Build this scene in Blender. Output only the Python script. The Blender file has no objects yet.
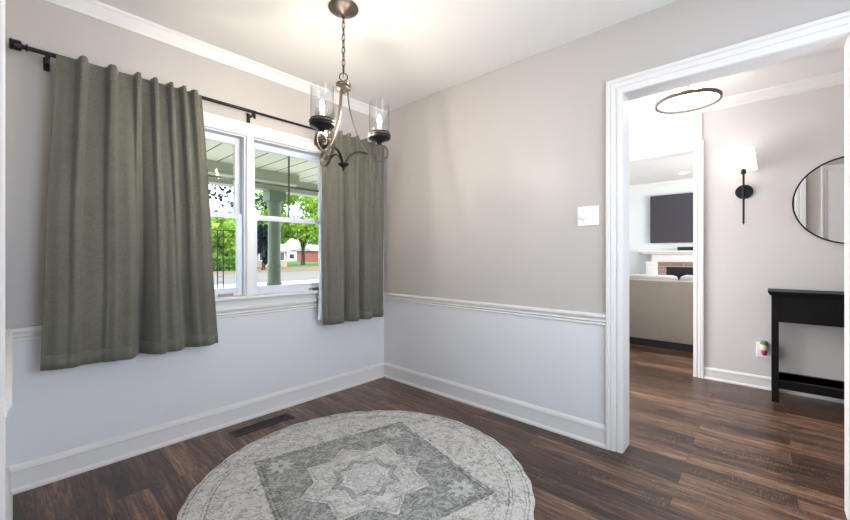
import bpy, bmesh, math, random
from mathutils import Vector, Matrix
PI = math.pi
S = bpy.context.scene
C = S.collection
R = random.Random(7)

# ------------------------------------------------------------------ camera
cam = bpy.data.objects.new('camera', bpy.data.cameras.new('camera'))
C.objects.link(cam)
cam.location = (-2.319, -2.616, 1.113)
cam.rotation_euler = (PI / 2, 0, -math.radians(47.79))
cam.data.sensor_width = 36
cam.data.lens = 374.7 / 850 * 36
cam.data.shift_y = -4.0 / 850
cam.data.clip_start = 0.01
cam.data.clip_end = 500
S.camera = cam

# ------------------------------------------------------------------ world, sun, large lights
W = bpy.data.worlds.new('sky'); S.world = W; W.use_nodes = True
bg = W.node_tree.nodes['Background']
bg.inputs[0].default_value = (0.76, 0.87, 1.0, 1)
bg.inputs[1].default_value = 3.8

def lamp(name, kind, loc, power, color=(1, 1, 1), aim=None, size=None, size_y=None, radius=None):
    d = bpy.data.lights.new(name, kind)
    d.energy = power; d.color = color
    if kind == 'AREA':
        d.shape = 'RECTANGLE'; d.size = size; d.size_y = size_y or size
    elif radius is not None:
        d.shadow_soft_size = radius
    o = bpy.data.objects.new(name, d); C.objects.link(o); o.location = loc
    if aim is not None:
        o.rotation_euler = Vector(aim).to_track_quat('-Z', 'Y').to_euler()
    return o

sun = lamp('sun', 'SUN', (0, 0, 30), 2.6, (1.0, 0.95, 0.86), aim=(0.75, 0.55, -1.0))
sun.data.angle = math.radians(1.0)
# added fill lamps, unseen, behind the viewer and in the neighbouring rooms
lamp('added_fill_back', 'AREA', (-1.15, -3.42, 1.45), 27, (0.76, 0.86, 1.0), aim=(0, 1, -0.05), size=1.5, size_y=1.3)
lamp('added_fill_kitchen', 'AREA', (-5.5, -2.1, 1.5), 18, (0.74, 0.85, 1.0), aim=(1, 0, -0.05), size=1.5, size_y=1.3)
lamp('added_fill_hall', 'AREA', (1.0, -0.03, 1.4), 84, (0.95, 0.97, 1.0), aim=(0, -1, 0), size=1.2, size_y=1.6)
lamp('added_fill_living', 'AREA', (4.2, -4.32, 1.5), 160, (1.0, 0.99, 0.96), aim=(0, 1, 0), size=2.6, size_y=1.5)

S.view_settings.view_transform = 'Standard'
S.view_settings.look = 'None'
S.view_settings.exposure = 0.16
S.view_settings.gamma = 1.0
S.view_settings.use_curve_mapping = False
BULB = 1350.0
S.cycles.sample_clamp_indirect = 4.0

# ------------------------------------------------------------------ materials
def srgb(r, g, b):
    f = lambda c: (c / 255 / 12.92) if c / 255 <= 0.04045 else ((c / 255 + 0.055) / 1.055) ** 2.4
    return (f(r), f(g), f(b), 1)

class NT:
    def __init__(s, name):
        s.m = bpy.data.materials.new(name); s.m.use_nodes = True
        s.t = s.m.node_tree; s.b = s.t.nodes['Principled BSDF']
    def n(s, typ, **kw):
        x = s.t.nodes.new(typ)
        for k, v in kw.items(): setattr(x, k, v)
        return x
    def set(s, sock, v):
        if hasattr(v, 'is_output') or isinstance(v, bpy.types.NodeSocket): s.t.links.new(v, sock)
        else: sock.default_value = v
    def math(s, op, a, b=0.0, c=0.0, clamp=False):
        x = s.n('ShaderNodeMath', operation=op, use_clamp=clamp)
        s.set(x.inputs[0], a); s.set(x.inputs[1], b); s.set(x.inputs[2], c)
        return x.outputs[0]
    def mix(s, f, a, b):
        x = s.n('ShaderNodeMix', data_type='RGBA')
        s.set(x.inputs[0], f); s.set(x.inputs[6], a); s.set(x.inputs[7], b)
        return x.outputs[2]
    def pos(s):
        return s.n('ShaderNodeNewGeometry').outputs['Position']
    def obj(s):
        return s.n('ShaderNodeTexCoord').outputs['Object']
    def sep(s, v):
        x = s.n('ShaderNodeSeparateXYZ'); s.set(x.inputs[0], v); return x.outputs
    def comb(s, x_, y_, z_=0.0):
        x = s.n('ShaderNodeCombineXYZ')
        s.set(x.inputs[0], x_); s.set(x.inputs[1], y_); s.set(x.inputs[2], z_); return x.outputs[0]
    def map(s, v, scale=(1, 1, 1), loc=(0, 0, 0), rot=(0, 0, 0)):
        x = s.n('ShaderNodeMapping'); s.set(x.inputs[0], v)
        x.inputs[1].default_value = loc; x.inputs[2].default_value = rot; x.inputs[3].default_value = scale
        return x.outputs[0]
    def noise(s, v, scale, detail=4, rough=0.55, dist=0.0):
        x = s.n('ShaderNodeTexNoise'); s.set(x.inputs['Vector'], v)
        x.inputs['Scale'].default_value = scale; x.inputs['Detail'].default_value = detail
        x.inputs['Roughness'].default_value = rough; x.inputs['Distortion'].default_value = dist
        return x.outputs[0]
    def ramp(s, f, stops):
        x = s.n('ShaderNodeValToRGB'); s.set(x.inputs[0], f)
        e = x.color_ramp.elements
        while len(e) < len(stops): e.new(0.5)
        for i, (p, c) in enumerate(stops):
            e[i].position = p; e[i].color = c if len(c) == 4 else (*c, 1)
        return x.outputs[0]
    def bump(s, h, strength=0.2, dist=0.01):
        x = s.n('ShaderNodeBump'); s.set(x.inputs['Height'], h)
        x.inputs['Strength'].default_value = strength; x.inputs['Distance'].default_value = dist
        s.t.links.new(x.outputs[0], s.b.inputs['Normal'])
    def base(s, c): s.set(s.b.inputs['Base Color'], c)
    def p(s, **kw):
        names = dict(rough='Roughness', metal='Metallic', spec='Specular IOR Level', coat='Coat Weight')
        for k, v in kw.items(): s.set(s.b.inputs[names[k]], v)

def simple(name, col, rough=0.5, metal=0.0, var=0.05, nscale=6.0, bump=0.0, bscale=200.0, spec=0.5):
    a = NT(name)
    v = a.obj()
    nz = a.noise(v, nscale, 3)
    d = tuple(max(0, c * (1 - var)) for c in col[:3]) + (1,)
    l = tuple(min(1, c * (1 + var)) for c in col[:3]) + (1,)
    a.base(a.mix(nz, d, l)); a.p(rough=rough, metal=metal, spec=spec)
    if bump: a.bump(a.noise(v, bscale, 2), bump, 0.002)
    return a.m

def emis(name, col, strength):
    a = NT(name); a.base(col)
    a.b.inputs['Emission Color'].default_value = col
    a.b.inputs['Emission Strength'].default_value = strength
    return a.m

def glassy(name, tint=(1, 1, 1, 1), lo=0.04, hi=0.75, rough=0.02, p=3.0):
    a = NT(name); t = a.t
    out = [x for x in t.nodes if x.type == 'OUTPUT_MATERIAL'][0]
    tr = a.n('ShaderNodeBsdfTransparent'); tr.inputs[0].default_value = tint
    gl = a.n('ShaderNodeBsdfGlossy'); gl.inputs['Roughness'].default_value = rough
    lw = a.n('ShaderNodeLayerWeight'); lw.inputs[0].default_value = 0.5
    f = a.math('POWER', lw.outputs['Facing'], p)
    f = a.math('MULTIPLY_ADD', f, hi - lo, lo)
    mx = a.n('ShaderNodeMixShader')
    t.links.new(f, mx.inputs[0]); t.links.new(tr.outputs[0], mx.inputs[1]); t.links.new(gl.outputs[0], mx.inputs[2])
    t.links.new(mx.outputs[0], out.inputs[0]); t.nodes.remove(a.b)
    return a.m

M = {}
GREIGE = srgb(203, 197, 192); LOWER = srgb(226, 226, 228); TRIM = srgb(236, 236, 237)
def wall_mat():
    a = NT('wall_paint_two_tone')
    z = a.sep(a.pos())[2]
    up = a.math('GREATER_THAN', z, 0.745)
    nz = a.noise(a.pos(), 1.3, 3)
    g = a.mix(nz, srgb(188, 182, 178), srgb(193, 187, 183))
    w = a.mix(nz, srgb(221, 220, 223), srgb(227, 227, 230))
    a.base(a.mix(up, w, g)); a.p(rough=0.42, spec=0.35)
    a.bump(a.noise(a.pos(), 60, 2), 0.05, 0.003)
    return a.m
M['wall2'] = wall_mat()
M['hallwall'] = simple('hall_wall_paint', srgb(214, 209, 207), 0.55, var=0.02, nscale=1.5, bump=0.04, bscale=60)
M['livwall'] = simple('living_room_wall_paint', srgb(222, 227, 230), 0.6, var=0.02, nscale=1.5)
M['ceil'] = simple('ceiling_paint', srgb(232, 229, 226), 0.75, var=0.015, nscale=1.2, bump=0.05, bscale=80)
M['trim'] = simple('white_trim_gloss', srgb(228, 225, 223), 0.45, var=0.0, spec=0.35)
M['sash'] = simple('white_vinyl', srgb(216, 220, 229), 0.35, var=0.01)
M['muntin'] = simple('backlit_dark_grille', srgb(62, 60, 54), 0.4)  # white bars coloured dark for their backlit look
M['black'] = simple('black_metal', srgb(26, 25, 26), 0.38, 0.5)
M['matblack'] = simple('matt_black', srgb(24, 24, 25), 0.5)
M['bronze'] = simple('brushed_bronze', srgb(112, 103, 96), 0.33, 0.9, var=0.12, nscale=40)
M['darkbronze'] = simple('dark_bronze', srgb(58, 54, 53), 0.36, 0.85, var=0.12, nscale=40)
M['nickel'] = simple('brushed_nickel', srgb(160, 152, 143), 0.3, 0.95, var=0.08, nscale=40)
M['bulb'] = emis('lit_bulb', (1.0, 0.90, 0.77, 1), BULB)
M['ringmetal'] = simple('taupe_ring_metal', srgb(120, 110, 102), 0.5, 0.6)
M['candle'] = simple('candle_sleeve', srgb(235, 226, 206), 0.5)
M['glass'] = glassy('clear_glass', (0.975, 0.975, 0.97, 1), 0.05, 0.85, 0.04, 4.0)
M['pane'] = glassy('window_glass', (0.98, 0.99, 0.98, 1), 0.012, 0.6, 0.0, 5)
M['shade'] = emis('lit_white_fabric_shade', (1.0, 0.96, 0.90, 1), 0.85)
M['diffuser'] = emis('lit_frosted_glass', (1.0, 0.97, 0.93, 1), 5.0)
M['hallbulb'] = emis('lit_hall_bulb', (1.0, 0.94, 0.86, 1), 45)
M['sconcebulb'] = emis('lit_sconce_bulb', (1.0, 0.90, 0.76, 1), 1.5)
M['plate'] = simple('white_plastic', srgb(243, 242, 240), 0.35)
M['slot'] = simple('dark_slot', srgb(60, 58, 56), 0.6)
M['mirror'] = simple('mirror_silver', srgb(240, 242, 242), 0.01, 1.0, var=0.0)

def fabric(name, c0, c1, rough=0.9):
    a = NT(name)
    v = a.obj()
    x, y, z = a.sep(v)
    w1 = a.noise(a.map(v, (500, 500, 40)), 1, 2)
    w2 = a.noise(a.map(v, (40, 40, 500)), 1, 2)
    w = a.math('MULTIPLY', a.math('ADD', w1, w2), 0.5)
    big = a.noise(v, 5, 3)
    f = a.math('MULTIPLY_ADD', a.math('SUBTRACT', w, 0.5), 1.6, a.math('MULTIPLY_ADD', a.math('SUBTRACT', big, 0.5), 0.5, 0.5), clamp=True)
    a.base(a.mix(f, c0, c1)); a.p(rough=rough, spec=0.15)
    a.b.inputs['Sheen Weight'].default_value = 0.15
    a.bump(w, 0.25, 0.002)
    return a.m
M['curtain'] = fabric('sage_linen', srgb(80, 80, 72), srgb(124, 122, 111))
M['lining'] = simple('white_lining', srgb(225, 232, 240), 0.8, var=0.03)
M['sofa'] = fabric('taupe_sofa_cloth', srgb(146, 138, 128), srgb(170, 162, 152))
M['cushion'] = fabric('pale_cushion_cloth', srgb(186, 184, 184), srgb(208, 206, 206))

def floor_mat():
    a = NT('dark_plank_floor')
    p = a.pos(); x, y, z = a.sep(p)
    vec = a.comb(y, x, 0)
    br = a.n('ShaderNodeTexBrick'); a.set(br.inputs['Vector'], vec)
    br.inputs['Scale'].default_value = 1.0
    br.inputs['Brick Width'].default_value = 1.15
    br.inputs['Row Height'].default_value = 0.125
    br.inputs['Mortar Size'].default_value = 0.0012
    br.inputs['Mortar Smooth'].default_value = 0.1
    br.inputs['Bias'].default_value = 0.0
    br.offset = 0.37; br.offset_frequency = 2
    br.inputs['Color1'].default_value = (0, 0, 0, 1); br.inputs['Color2'].default_value = (1, 1, 1, 1)
    br.inputs['Mortar'].default_value = (0.5, 0.5, 0.5, 1)
    rnd = a.sep(br.outputs['Color'])[0]
    off = a.comb(a.math('MULTIPLY', rnd, 37.0), a.math('MULTIPLY', rnd, 11.0), 0)
    vadd = a.n('ShaderNodeVectorMath', operation='ADD'); a.set(vadd.inputs[0], p); a.set(vadd.inputs[1], off)
    v = vadd.outputs[0]
    g1 = a.noise(a.map(v, (64, 4.0, 1)), 1, 6, 0.70, 0.9)
    g2 = a.noise(a.map(v, (9, 1.1, 1)), 1, 5, 0.6, 1.2)
    saw = a.noise(a.map(v, (22, 170, 1)), 1, 2, 0.5, 0.3)
    patch = a.noise(a.map(v, (7, 2.2, 1), (3, 9, 0)), 1, 2)
    f = a.math('ADD', a.math('MULTIPLY', g1, 0.66), a.math('MULTIPLY', g2, 0.42))
    f = a.math('ADD', f, a.math('MULTIPLY_ADD', rnd, 0.13, -0.075))
    col = a.ramp(f, [(0.36, srgb(26, 17, 14)), (0.47, srgb(57, 39, 31)), (0.57, srgb(92, 66, 52)), (0.72, srgb(160, 124, 98))])
    sm = a.math('MULTIPLY', a.math('GREATER_THAN', saw, 0.60), a.math('GREATER_THAN', patch, 0.54))
    col = a.mix(a.math('MULTIPLY', sm, 0.24), col, srgb(170, 136, 110))
    col = a.mix(a.math('MULTIPLY', br.outputs['Fac'], 0.75), col, srgb(24, 16, 14))
    a.base(col)
    a.p(rough=a.math('MULTIPLY_ADD', g2, 0.16, 0.24), spec=0.5)
    h = a.math('SUBTRACT', a.math('MULTIPLY', g1, 0.5), a.math('ADD', br.outputs['Fac'], a.math('MULTIPLY', sm, 0.15)))
    a.bump(h, 0.22, 0.004)
    return a.m
M['floor'] = floor_mat()

def rug_mat():
    a = NT('faded_medallion_rug')
    o = a.obj(); ox, oy, oz = a.sep(o)
    warp = a.noise(o, 14, 3); 
    wv = a.math('MULTIPLY', a.math('SUBTRACT', warp, 0.5), 0.018)
    ca, sa = 0.968, -0.25
    u = a.math('ADD', a.math('MULTIPLY', ox, ca), a.math('MULTIPLY', oy, sa))
    v = a.math('SUBTRACT', a.math('MULTIPLY', oy, ca), a.math('MULTIPLY', ox, sa))
    au = a.math('ADD', a.math('ABSOLUTE', u), wv); av = a.math('ADD', a.math('ABSOLUTE', v), wv)
    r = a.math('SQRT', a.math('ADD', a.math('MULTIPLY', ox, ox), a.math('MULTIPLY', oy, oy)))
    rr = a.math('ADD', r, wv)
    sq = a.math('MAXIMUM', au, av)                       # square distance
    di = a.math('MULTIPLY', a.math('ADD', au, av), 0.7071)
    star = a.math('MINIMUM', sq, di)
    def line(d, at, w):
        return a.math('LESS_THAN', a.math('ABSOLUTE', a.math('SUBTRACT', d, at)), w)
    def below(d, at): return a.math('LESS_THAN', d, at)
    def mul(*x):
        q = x[0]
        for k in x[1:]: q = a.math('MULTIPLY', q, k)
        return q
    def mx(*x):
        q = x[0]
        for k in x[1:]: q = a.math('MAXIMUM', q, k)
        return q
    n1 = a.noise(o, 26, 6, 0.7, 1.5); n2 = a.noise(o, 75, 4, 0.7, 0.5); n3 = a.noise(o, 7, 4, 0.6)
    vo = a.n('ShaderNodeTexVoronoi', feature='F1'); a.set(vo.inputs['Vector'], o); vo.inputs['Scale'].default_value = 15
    vd = vo.outputs['Distance']
    # symmetric floral scrolls, mirrored about both axes
    mv = a.comb(a.math('ABSOLUTE', u), a.math('ABSOLUTE', v), 0)
    sc1 = a.noise(mv, 10, 2, 0.5, 2.6)
    scl = line(sc1, 0.5, 0.045)
    sc2 = a.noise(a.map(mv, (1, 1, 1), (4, 2, 1)), 17, 1, 0.5, 1.8)
    sc2l = line(sc2, 0.47, 0.035)
    blot = a.math('GREATER_THAN', sc2, 0.60)
    cream = srgb(222, 217, 210); mid = srgb(142, 141, 138); dark = srgb(82, 81, 80); pale = srgb(224, 222, 218)
    field = below(sq, 0.445)
    inst = below(star, 0.235)
    col = a.mix(a.math('MULTIPLY', n3, 0.35), cream, mid)
    fieldc = a.mix(n1, srgb(106, 106, 103), srgb(172, 171, 167))
    col = a.mix(field, col, fieldc)
    col = a.mix(inst, col, a.mix(n3, srgb(236, 233, 228), srgb(200, 197, 192)))
    col = a.mix(below(star, 0.125), col, srgb(176, 175, 171))
    col = a.mix(below(star, 0.10), col, pale)
    # rosettes at the field's corners
    ru = a.math('SUBTRACT', a.math('ABSOLUTE', u), 0.335); rv = a.math('SUBTRACT', a.math('ABSOLUTE', v), 0.335)
    rs = a.math('SQRT', a.math('ADD', a.math('MULTIPLY', ru, ru), a.math('MULTIPLY', rv, rv)))
    ang = a.math('ARCTAN2', rv, ru)
    pet = a.math('MULTIPLY_ADD', a.math('SINE', a.math('MULTIPLY', ang, 8.0)), 0.013, 0.055)
    ros = a.math('LESS_THAN', rs, pet)
    col = a.mix(a.math('MULTIPLY', ros, 0.55), col, pale)
    col = a.mix(mul(below(rs, 0.014), 0.6), col, dark)
    lines = mx(mul(line(sq, 0.445, 0.005), 1.0), line(sq, 0.425, 0.003), mul(line(star, 0.235, 0.003), field),
               mul(line(star, 0.215, 0.0018), inst), line(star, 0.125, 0.002), line(rr, 0.700, 0.003), line(rr, 0.716, 0.002),
               line(rr, 0.788, 0.004), line(rr, 0.772, 0.002))
    col = a.mix(a.math('MULTIPLY', lines, a.math('MULTIPLY_ADD', n2, 0.9, 0.15)), col, dark)
    out = a.math('SUBTRACT', 1.0, field)
    col = a.mix(mul(scl, 0.34), col, a.mix(inst, srgb(226, 224, 220), mid))
    col = a.mix(mul(sc2l, out, 0.42), col, srgb(110, 109, 107))
    col = a.mix(mul(blot, out, 0.30), col, srgb(232, 230, 226))
    col = a.mix(mul(line(sc1, 0.42, 0.02), inst, 0.55), col, srgb(120, 119, 117))
    # wear: dark flecks and faded patches
    fleck = mul(a.math('GREATER_THAN', n2, 0.60), a.math('GREATER_THAN', n1, 0.50))
    col = a.mix(mul(fleck, 0.75), col, dark)
    n4 = a.noise(o, 11, 5, 0.7, 1.0)
    col = a.mix(mul(a.math('GREATER_THAN', n4, 0.57), a.math('GREATER_THAN', n2, 0.50), 0.42), col, srgb(96, 95, 93))
    col = a.mix(mul(a.math('LESS_THAN', n4, 0.45), a.math('GREATER_THAN', n2, 0.50), 0.38), col, pale)
    fade = a.math('GREATER_THAN', n1, 0.60)
    col = a.mix(mul(fade, 0.22), col, pale)
    edge = a.math('GREATER_THAN', r, 0.806)
    col = a.mix(edge, col, srgb(205, 200, 192))
    a.base(col); a.p(rough=0.95, spec=0.1)
    a.bump(a.math('ADD', n2, a.math('MULTIPLY', a.noise(o, 400, 1), 0.6)), 0.3, 0.003)
    return a.m
M['rug'] = rug_mat()

def brick_mat():
    a = NT('fireplace_brick')
    x, y, z = a.sep(a.pos())
    br = a.n('ShaderNodeTexBrick'); a.set(br.inputs['Vector'], a.comb(y, z, 0))
    br.inputs['Scale'].default_value = 1; br.inputs['Brick Width'].default_value = 0.21; br.inputs['Row Height'].default_value = 0.07
    br.inputs['Mortar Size'].default_value = 0.006
    br.inputs['Color1'].default_value = srgb(118, 92, 84); br.inputs['Color2'].default_value = srgb(158, 132, 120)
    br.inputs['Mortar'].default_value = srgb(170, 160, 150)
    a.base(br.outputs[0]); a.p(rough=0.8)
    return a.m
M['brick'] = brick_mat()
def wood_black():
    a = NT('black_painted_wood')
    v = a.obj(); g = a.noise(a.map(v, (60, 60, 6)), 1, 4)
    a.base(a.mix(g, srgb(14, 13, 14), srgb(32, 30, 31))); a.p(rough=0.5, spec=0.15)
    a.bump(g, 0.1, 0.002)
    return a.m
M['woodblack'] = wood_black()
M['screen'] = simple('dark_glossy_screen', srgb(62, 60, 68), 0.12, var=0.02)
M['firebox'] = simple('firebox_black', srgb(22, 22, 24), 0.3)
M['porchpaint'] = simple('porch_green_paint', srgb(166, 172, 150), 0.55, var=0.05, nscale=2)
def porch_board():
    a = NT('porch_ceiling_board')
    x, y, z = a.sep(a.pos())
    fr = a.math('FRACT', a.math('DIVIDE', x, 0.26))
    gr = a.math('LESS_THAN', fr, 0.07)
    c = a.mix(a.noise(a.pos(), 1.5, 3), srgb(226, 232, 208), srgb(238, 242, 222))
    a.base(a.mix(gr, c, srgb(84, 92, 74))); a.p(rough=0.6)
    return a.m
M['porchboard'] = porch_board()
def ground(name, c0, c1, sc=0.6, c2=None):
    a = NT(name); n = a.noise(a.pos(), sc, 6, 0.65)
    a.base(a.ramp(n, [(0.3, c0), (0.7, c1)])); a.p(rough=0.9, spec=0.1)
    return a.m
M['grass'] = ground('far_grass', srgb(62, 94, 36), srgb(96, 122, 58), 0.5)
M['drygrass'] = ground('dry_verge', srgb(112, 96, 78), srgb(128, 110, 90), 0.4)
M['road'] = ground('pale_asphalt', srgb(112, 107, 102), srgb(126, 120, 114), 0.5)
M['concrete'] = ground('pale_bounce_ground', srgb(192, 184, 172), srgb(204, 196, 184), 0.5)  # porch floor and near ground paled to bounce light onto the porch ceiling
M['bark'] = simple('bark', srgb(62, 54, 48), 0.9, var=0.2, nscale=3)
def leaf(name, c0, c1):
    a = NT(name)
    r = a.n('ShaderNodeNewGeometry').outputs['Random Per Island']
    c = a.mix(r, c0, c1); a.base(c); a.p(rough=0.6, spec=0.2)
    out = [x for x in a.t.nodes if x.type == 'OUTPUT_MATERIAL'][0]
    tl = a.n('ShaderNodeBsdfTranslucent'); a.set(tl.inputs[0], c)
    mx = a.n('ShaderNodeMixShader'); mx.inputs[0].default_value = 0.45
    a.t.links.new(a.b.outputs[0], mx.inputs[1]); a.t.links.new(tl.outputs[0], mx.inputs[2]); a.t.links.new(mx.outputs[0], out.inputs[0])
    return a.m
M['leaf'] = leaf('bright_spring_leaves', srgb(96, 142, 40), srgb(186, 214, 96))
M['leafmid'] = leaf('mid_green_leaves', srgb(62, 112, 40), srgb(132, 176, 74))
M['leafdark'] = leaf('blue_green_leaves', srgb(14, 27, 38), srgb(36, 58, 60))
M['column'] = simple('column_green_paint', srgb(104, 119, 100), 0.5, var=0.04, nscale=3)

# ------------------------------------------------------------------ mesh helpers
ORG = {}
class MB:
    def __init__(s): s.bm = bmesh.new()
    def box(s, x0, x1, y0, y1, z0, z1, bev=0.0):
        bm = s.bm
        vs = [bm.verts.new((x, y, z)) for z in (z0, z1) for y in (y0, y1) for x in (x0, x1)]
        F = [(0, 2, 3, 1), (4, 5, 7, 6), (0, 1, 5, 4), (2, 6, 7, 3), (0, 4, 6, 2), (1, 3, 7, 5)]
        fs = [bm.faces.new([vs[i] for i in f]) for f in F]
        if bev:
            es = list({e for f in fs for e in f.edges})
            bmesh.ops.bevel(bm, geom=es, offset=bev, segments=2, affect='EDGES', profile=0.5)
        return s
    def ring_surface(s, rings, closed=True, caps=True):
        bm = s.bm
        rv = [[bm.verts.new(p) for p in r] for r in rings]
        n = len(rv[0])
        for a, b in zip(rv, rv[1:]):
            for i in range(n if closed else n - 1):
                j = (i + 1) % n
                bm.faces.new((a[i], a[j], b[j], b[i]))
        if caps and closed:
            bm.faces.new(list(reversed(rv[0]))); bm.faces.new(rv[-1])
        return s
    def tube(s, pts, r, n=10, caps=True):
        pts = [Vector(p) for p in pts]
        rs = r if isinstance(r, (list, tuple)) else [r] * len(pts)
        t0 = (pts[1] - pts[0]).normalized()
        up = Vector((0, 0, 1)) if abs(t0.z) < 0.9 else Vector((1, 0, 0))
        nrm = t0.cross(up).normalized()
        rings = []
        for i, p in enumerate(pts):
            if i == 0: t = pts[1] - pts[0]
            elif i == len(pts) - 1: t = pts[-1] - pts[-2]
            else: t = pts[i + 1] - pts[i - 1]
            t.normalize()
            nrm = (nrm - t * nrm.dot(t)).normalized(); b = t.cross(nrm)
            rings.append([p + (nrm * math.cos(2 * PI * k / n) + b * math.sin(2 * PI * k / n)) * rs[i] for k in range(n)])
        return s.ring_surface(rings, True, caps)
    def closed_tube(s, pts, r, n=8):
        pts = [Vector(p) for p in pts]; N = len(pts); bm = s.bm
        c = sum(pts, Vector()) / N
        axis = (pts[0] - c).cross(pts[N // 4] - c).normalized()
        rv = []
        for i, p in enumerate(pts):
            t = (pts[(i + 1) % N] - pts[i - 1]).normalized(); b = t.cross(axis)
            rv.append([bm.verts.new(p + (axis * math.cos(2 * PI * k / n) + b * math.sin(2 * PI * k / n)) * r) for k in range(n)])
        for i in range(N):
            a, b = rv[i], rv[(i + 1) % N]
            for k in range(n):
                j = (k + 1) % n
                bm.faces.new((a[k], a[j], b[j], b[k]))
        return s
    def lathe(s, prof, c, n=32, axis='z', caps=True):
        c = Vector(c); rings = []
        for r, h in prof:
            r = max(r, 1e-5); ring = []
            for k in range(n):
                a = 2 * PI * k / n
                if axis == 'z': ring.append(c + Vector((r * math.cos(a), r * math.sin(a), h)))
                elif axis == 'x': ring.append(c + Vector((h, r * math.cos(a), r * math.sin(a))))
                else: ring.append(c + Vector((r * math.cos(a), h, r * math.sin(a))))
            rings.append(ring)
        return s.ring_surface(rings, True, caps)
    def extrude_poly(s, poly, f0, f1):
        a = [s.bm.verts.new(f0(p)) for p in poly]; b = [s.bm.verts.new(f1(p)) for p in poly]
        n = len(poly)
        for i in range(n):
            j = (i + 1) % n
            s.bm.faces.new((a[i], a[j], b[j], b[i]))
        s.bm.faces.new(list(reversed(a))); s.bm.faces.new(b)
        return s
    def profile_path(s, prof, stations):
        # stations: functions mapping (d,h) to a point
        return s.ring_surface([[st(p) for p in prof] for st in stations], True, True)
    def build(s, name, mat, parent=None, smooth=False, loc=None, label=None):
        bmesh.ops.recalc_face_normals(s.bm, faces=s.bm.faces[:])
        me = bpy.data.meshes.new(name)
        if parent is not None: org = ORG[parent.name]
        elif loc is not None: org = Vector(loc)
        else: org = Vector((0, 0, 0))
        for v in s.bm.verts: v.co = v.co - org
        if smooth:
            for f in s.bm.faces: f.smooth = True
        s.bm.to_mesh(me); s.bm.free()
        o = bpy.data.objects.new(name, me); C.objects.link(o)
        me.materials.append(mat)
        if smooth and smooth != 'all':
            try:
                for e in me.edges: pass
                me.set_sharp_from_angle(angle=math.radians(38))
            except Exception: pass
        if parent is not None: o.parent = parent
        else: o.location = org
        ORG[o.name] = org
        if label: o['label'] = label
        return o

def thing(name, loc, label, cat, group=None):
    o = bpy.data.objects.new(name, None); C.objects.link(o); o.location = loc
    o.empty_display_size = 0.1
    ORG[o.name] = Vector(loc); o['label'] = label; o['category'] = cat
    if group: o['group'] = group
    return o
def tag(o, label, cat, group=None):
    o['label'] = label; o['category'] = cat
    if group: o['group'] = group
    return o
def struct(o, label=None, cat=None):
    o['kind'] = 'structure'
    if label: o['label'] = label
    if cat: o['category'] = cat
    return o
def sroot(name, loc, label, cat): return struct(thing(name, loc, label, cat))
def copy_tree(o, parent=None):
    c = o.copy(); C.objects.link(c)
    if parent is not None: c.parent = parent
    ORG[c.name] = ORG[o.name]
    for ch in list(o.children): copy_tree(ch, c)
    return c

# ================================================================== SETTING
XL = -2.339          # left wall face
struct(MB().box(-5.7, 6.6, -5.3, 0.0, -0.2, 0.0).build('floor', M['floor']), 'dark brown wood plank floor running through dining room and hall', 'floor')
struct(MB().box(-5.7, 0.065, -5.3, 0.0, 2.44, 2.7).build('ceiling', M['ceil']), 'warm white ceiling over the dining room', 'ceiling')
struct(MB().box(0.065, 2.0, -5.3, 0.15, 2.50, 2.7).build('ceiling_hall', M['ceil']), 'white ceiling over the entry hall', 'ceiling')
struct(MB().box(2.0, 6.6, -5.3, 0.4, 2.58, 2.78).build('ceiling_living', M['ceil']), 'pale ceiling of the living room beyond', 'ceiling')
# window wall with the window opening
WX0, WX1, WZ0, WZ1 = -1.885, -0.590, 0.835, 1.930
w = MB()
w.box(-5.7, WX0, 0, 0.15, -0.2, 2.7).box(WX1, 0.13, 0, 0.15, -0.2, 2.7).box(WX0, WX1, 0, 0.15, -0.2, WZ0).box(WX0, WX1, 0, 0.15, WZ1, 2.7)
struct(w.build('wall_front', M['wall2']), 'greige window wall with white lower half', 'wall')
# right wall with cased opening
OY0, OY1, OZ = -2.880, -2.017, 2.037
w = MB()
w.box(0, 0.13, OY1, 0, 0, 2.5).box(0, 0.13, -5.3, OY0, 0, 2.5).box(0, 0.13, OY0, OY1, OZ, 2.5)
struct(w.build('wall_right', M['wall2']), 'greige wall with white lower half and a cased opening to the hall', 'wall')
# left wall (ends at the opening the viewer stands in)
w = MB().box(XL - 0.12, XL, -1.36, 0, 0, 2.44).box(XL - 0.12, XL, -3.55, -3.2, 0, 2.44).box(XL - 0.12, XL, -3.2, -1.36, 2.10, 2.44)
struct(w.build('wall_left', M['wall2']), 'left wall with a wide opening', 'wall')
# back wall with a hole for the added window
w = MB().box(XL - 0.12, -2.0, -3.55, -3.35, 0, 2.44).box(-0.3, 0, -3.55, -3.35, 0, 2.44).box(-2.0, -0.3, -3.55, -3.35, 0, 0.7).box(-2.0, -0.3, -3.55, -3.35, 2.15, 2.44)
struct(w.build('wall_back', M['wall2']), 'wall behind the viewer', 'wall')
# kitchen side
w = MB().box(-5.7, -5.6, -5.3, -2.95, 0, 2.44).box(-5.7, -5.6, -1.25, 0, 0, 2.44).box(-5.7, -5.6, -2.95, -1.25, 0, 0.8).box(-5.7, -5.6, -2.95, -1.25, 2.2, 2.44)
struct(w.build('wall_kitchen', M['hallwall']), 'far wall of the room on the left', 'wall')
struct(MB().box(-5.7, XL - 0.12, -4.3, -4.15, 0, 2.44).build('wall_kitchen_back', M['hallwall']), 'back wall of the room on the left', 'wall')
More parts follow.
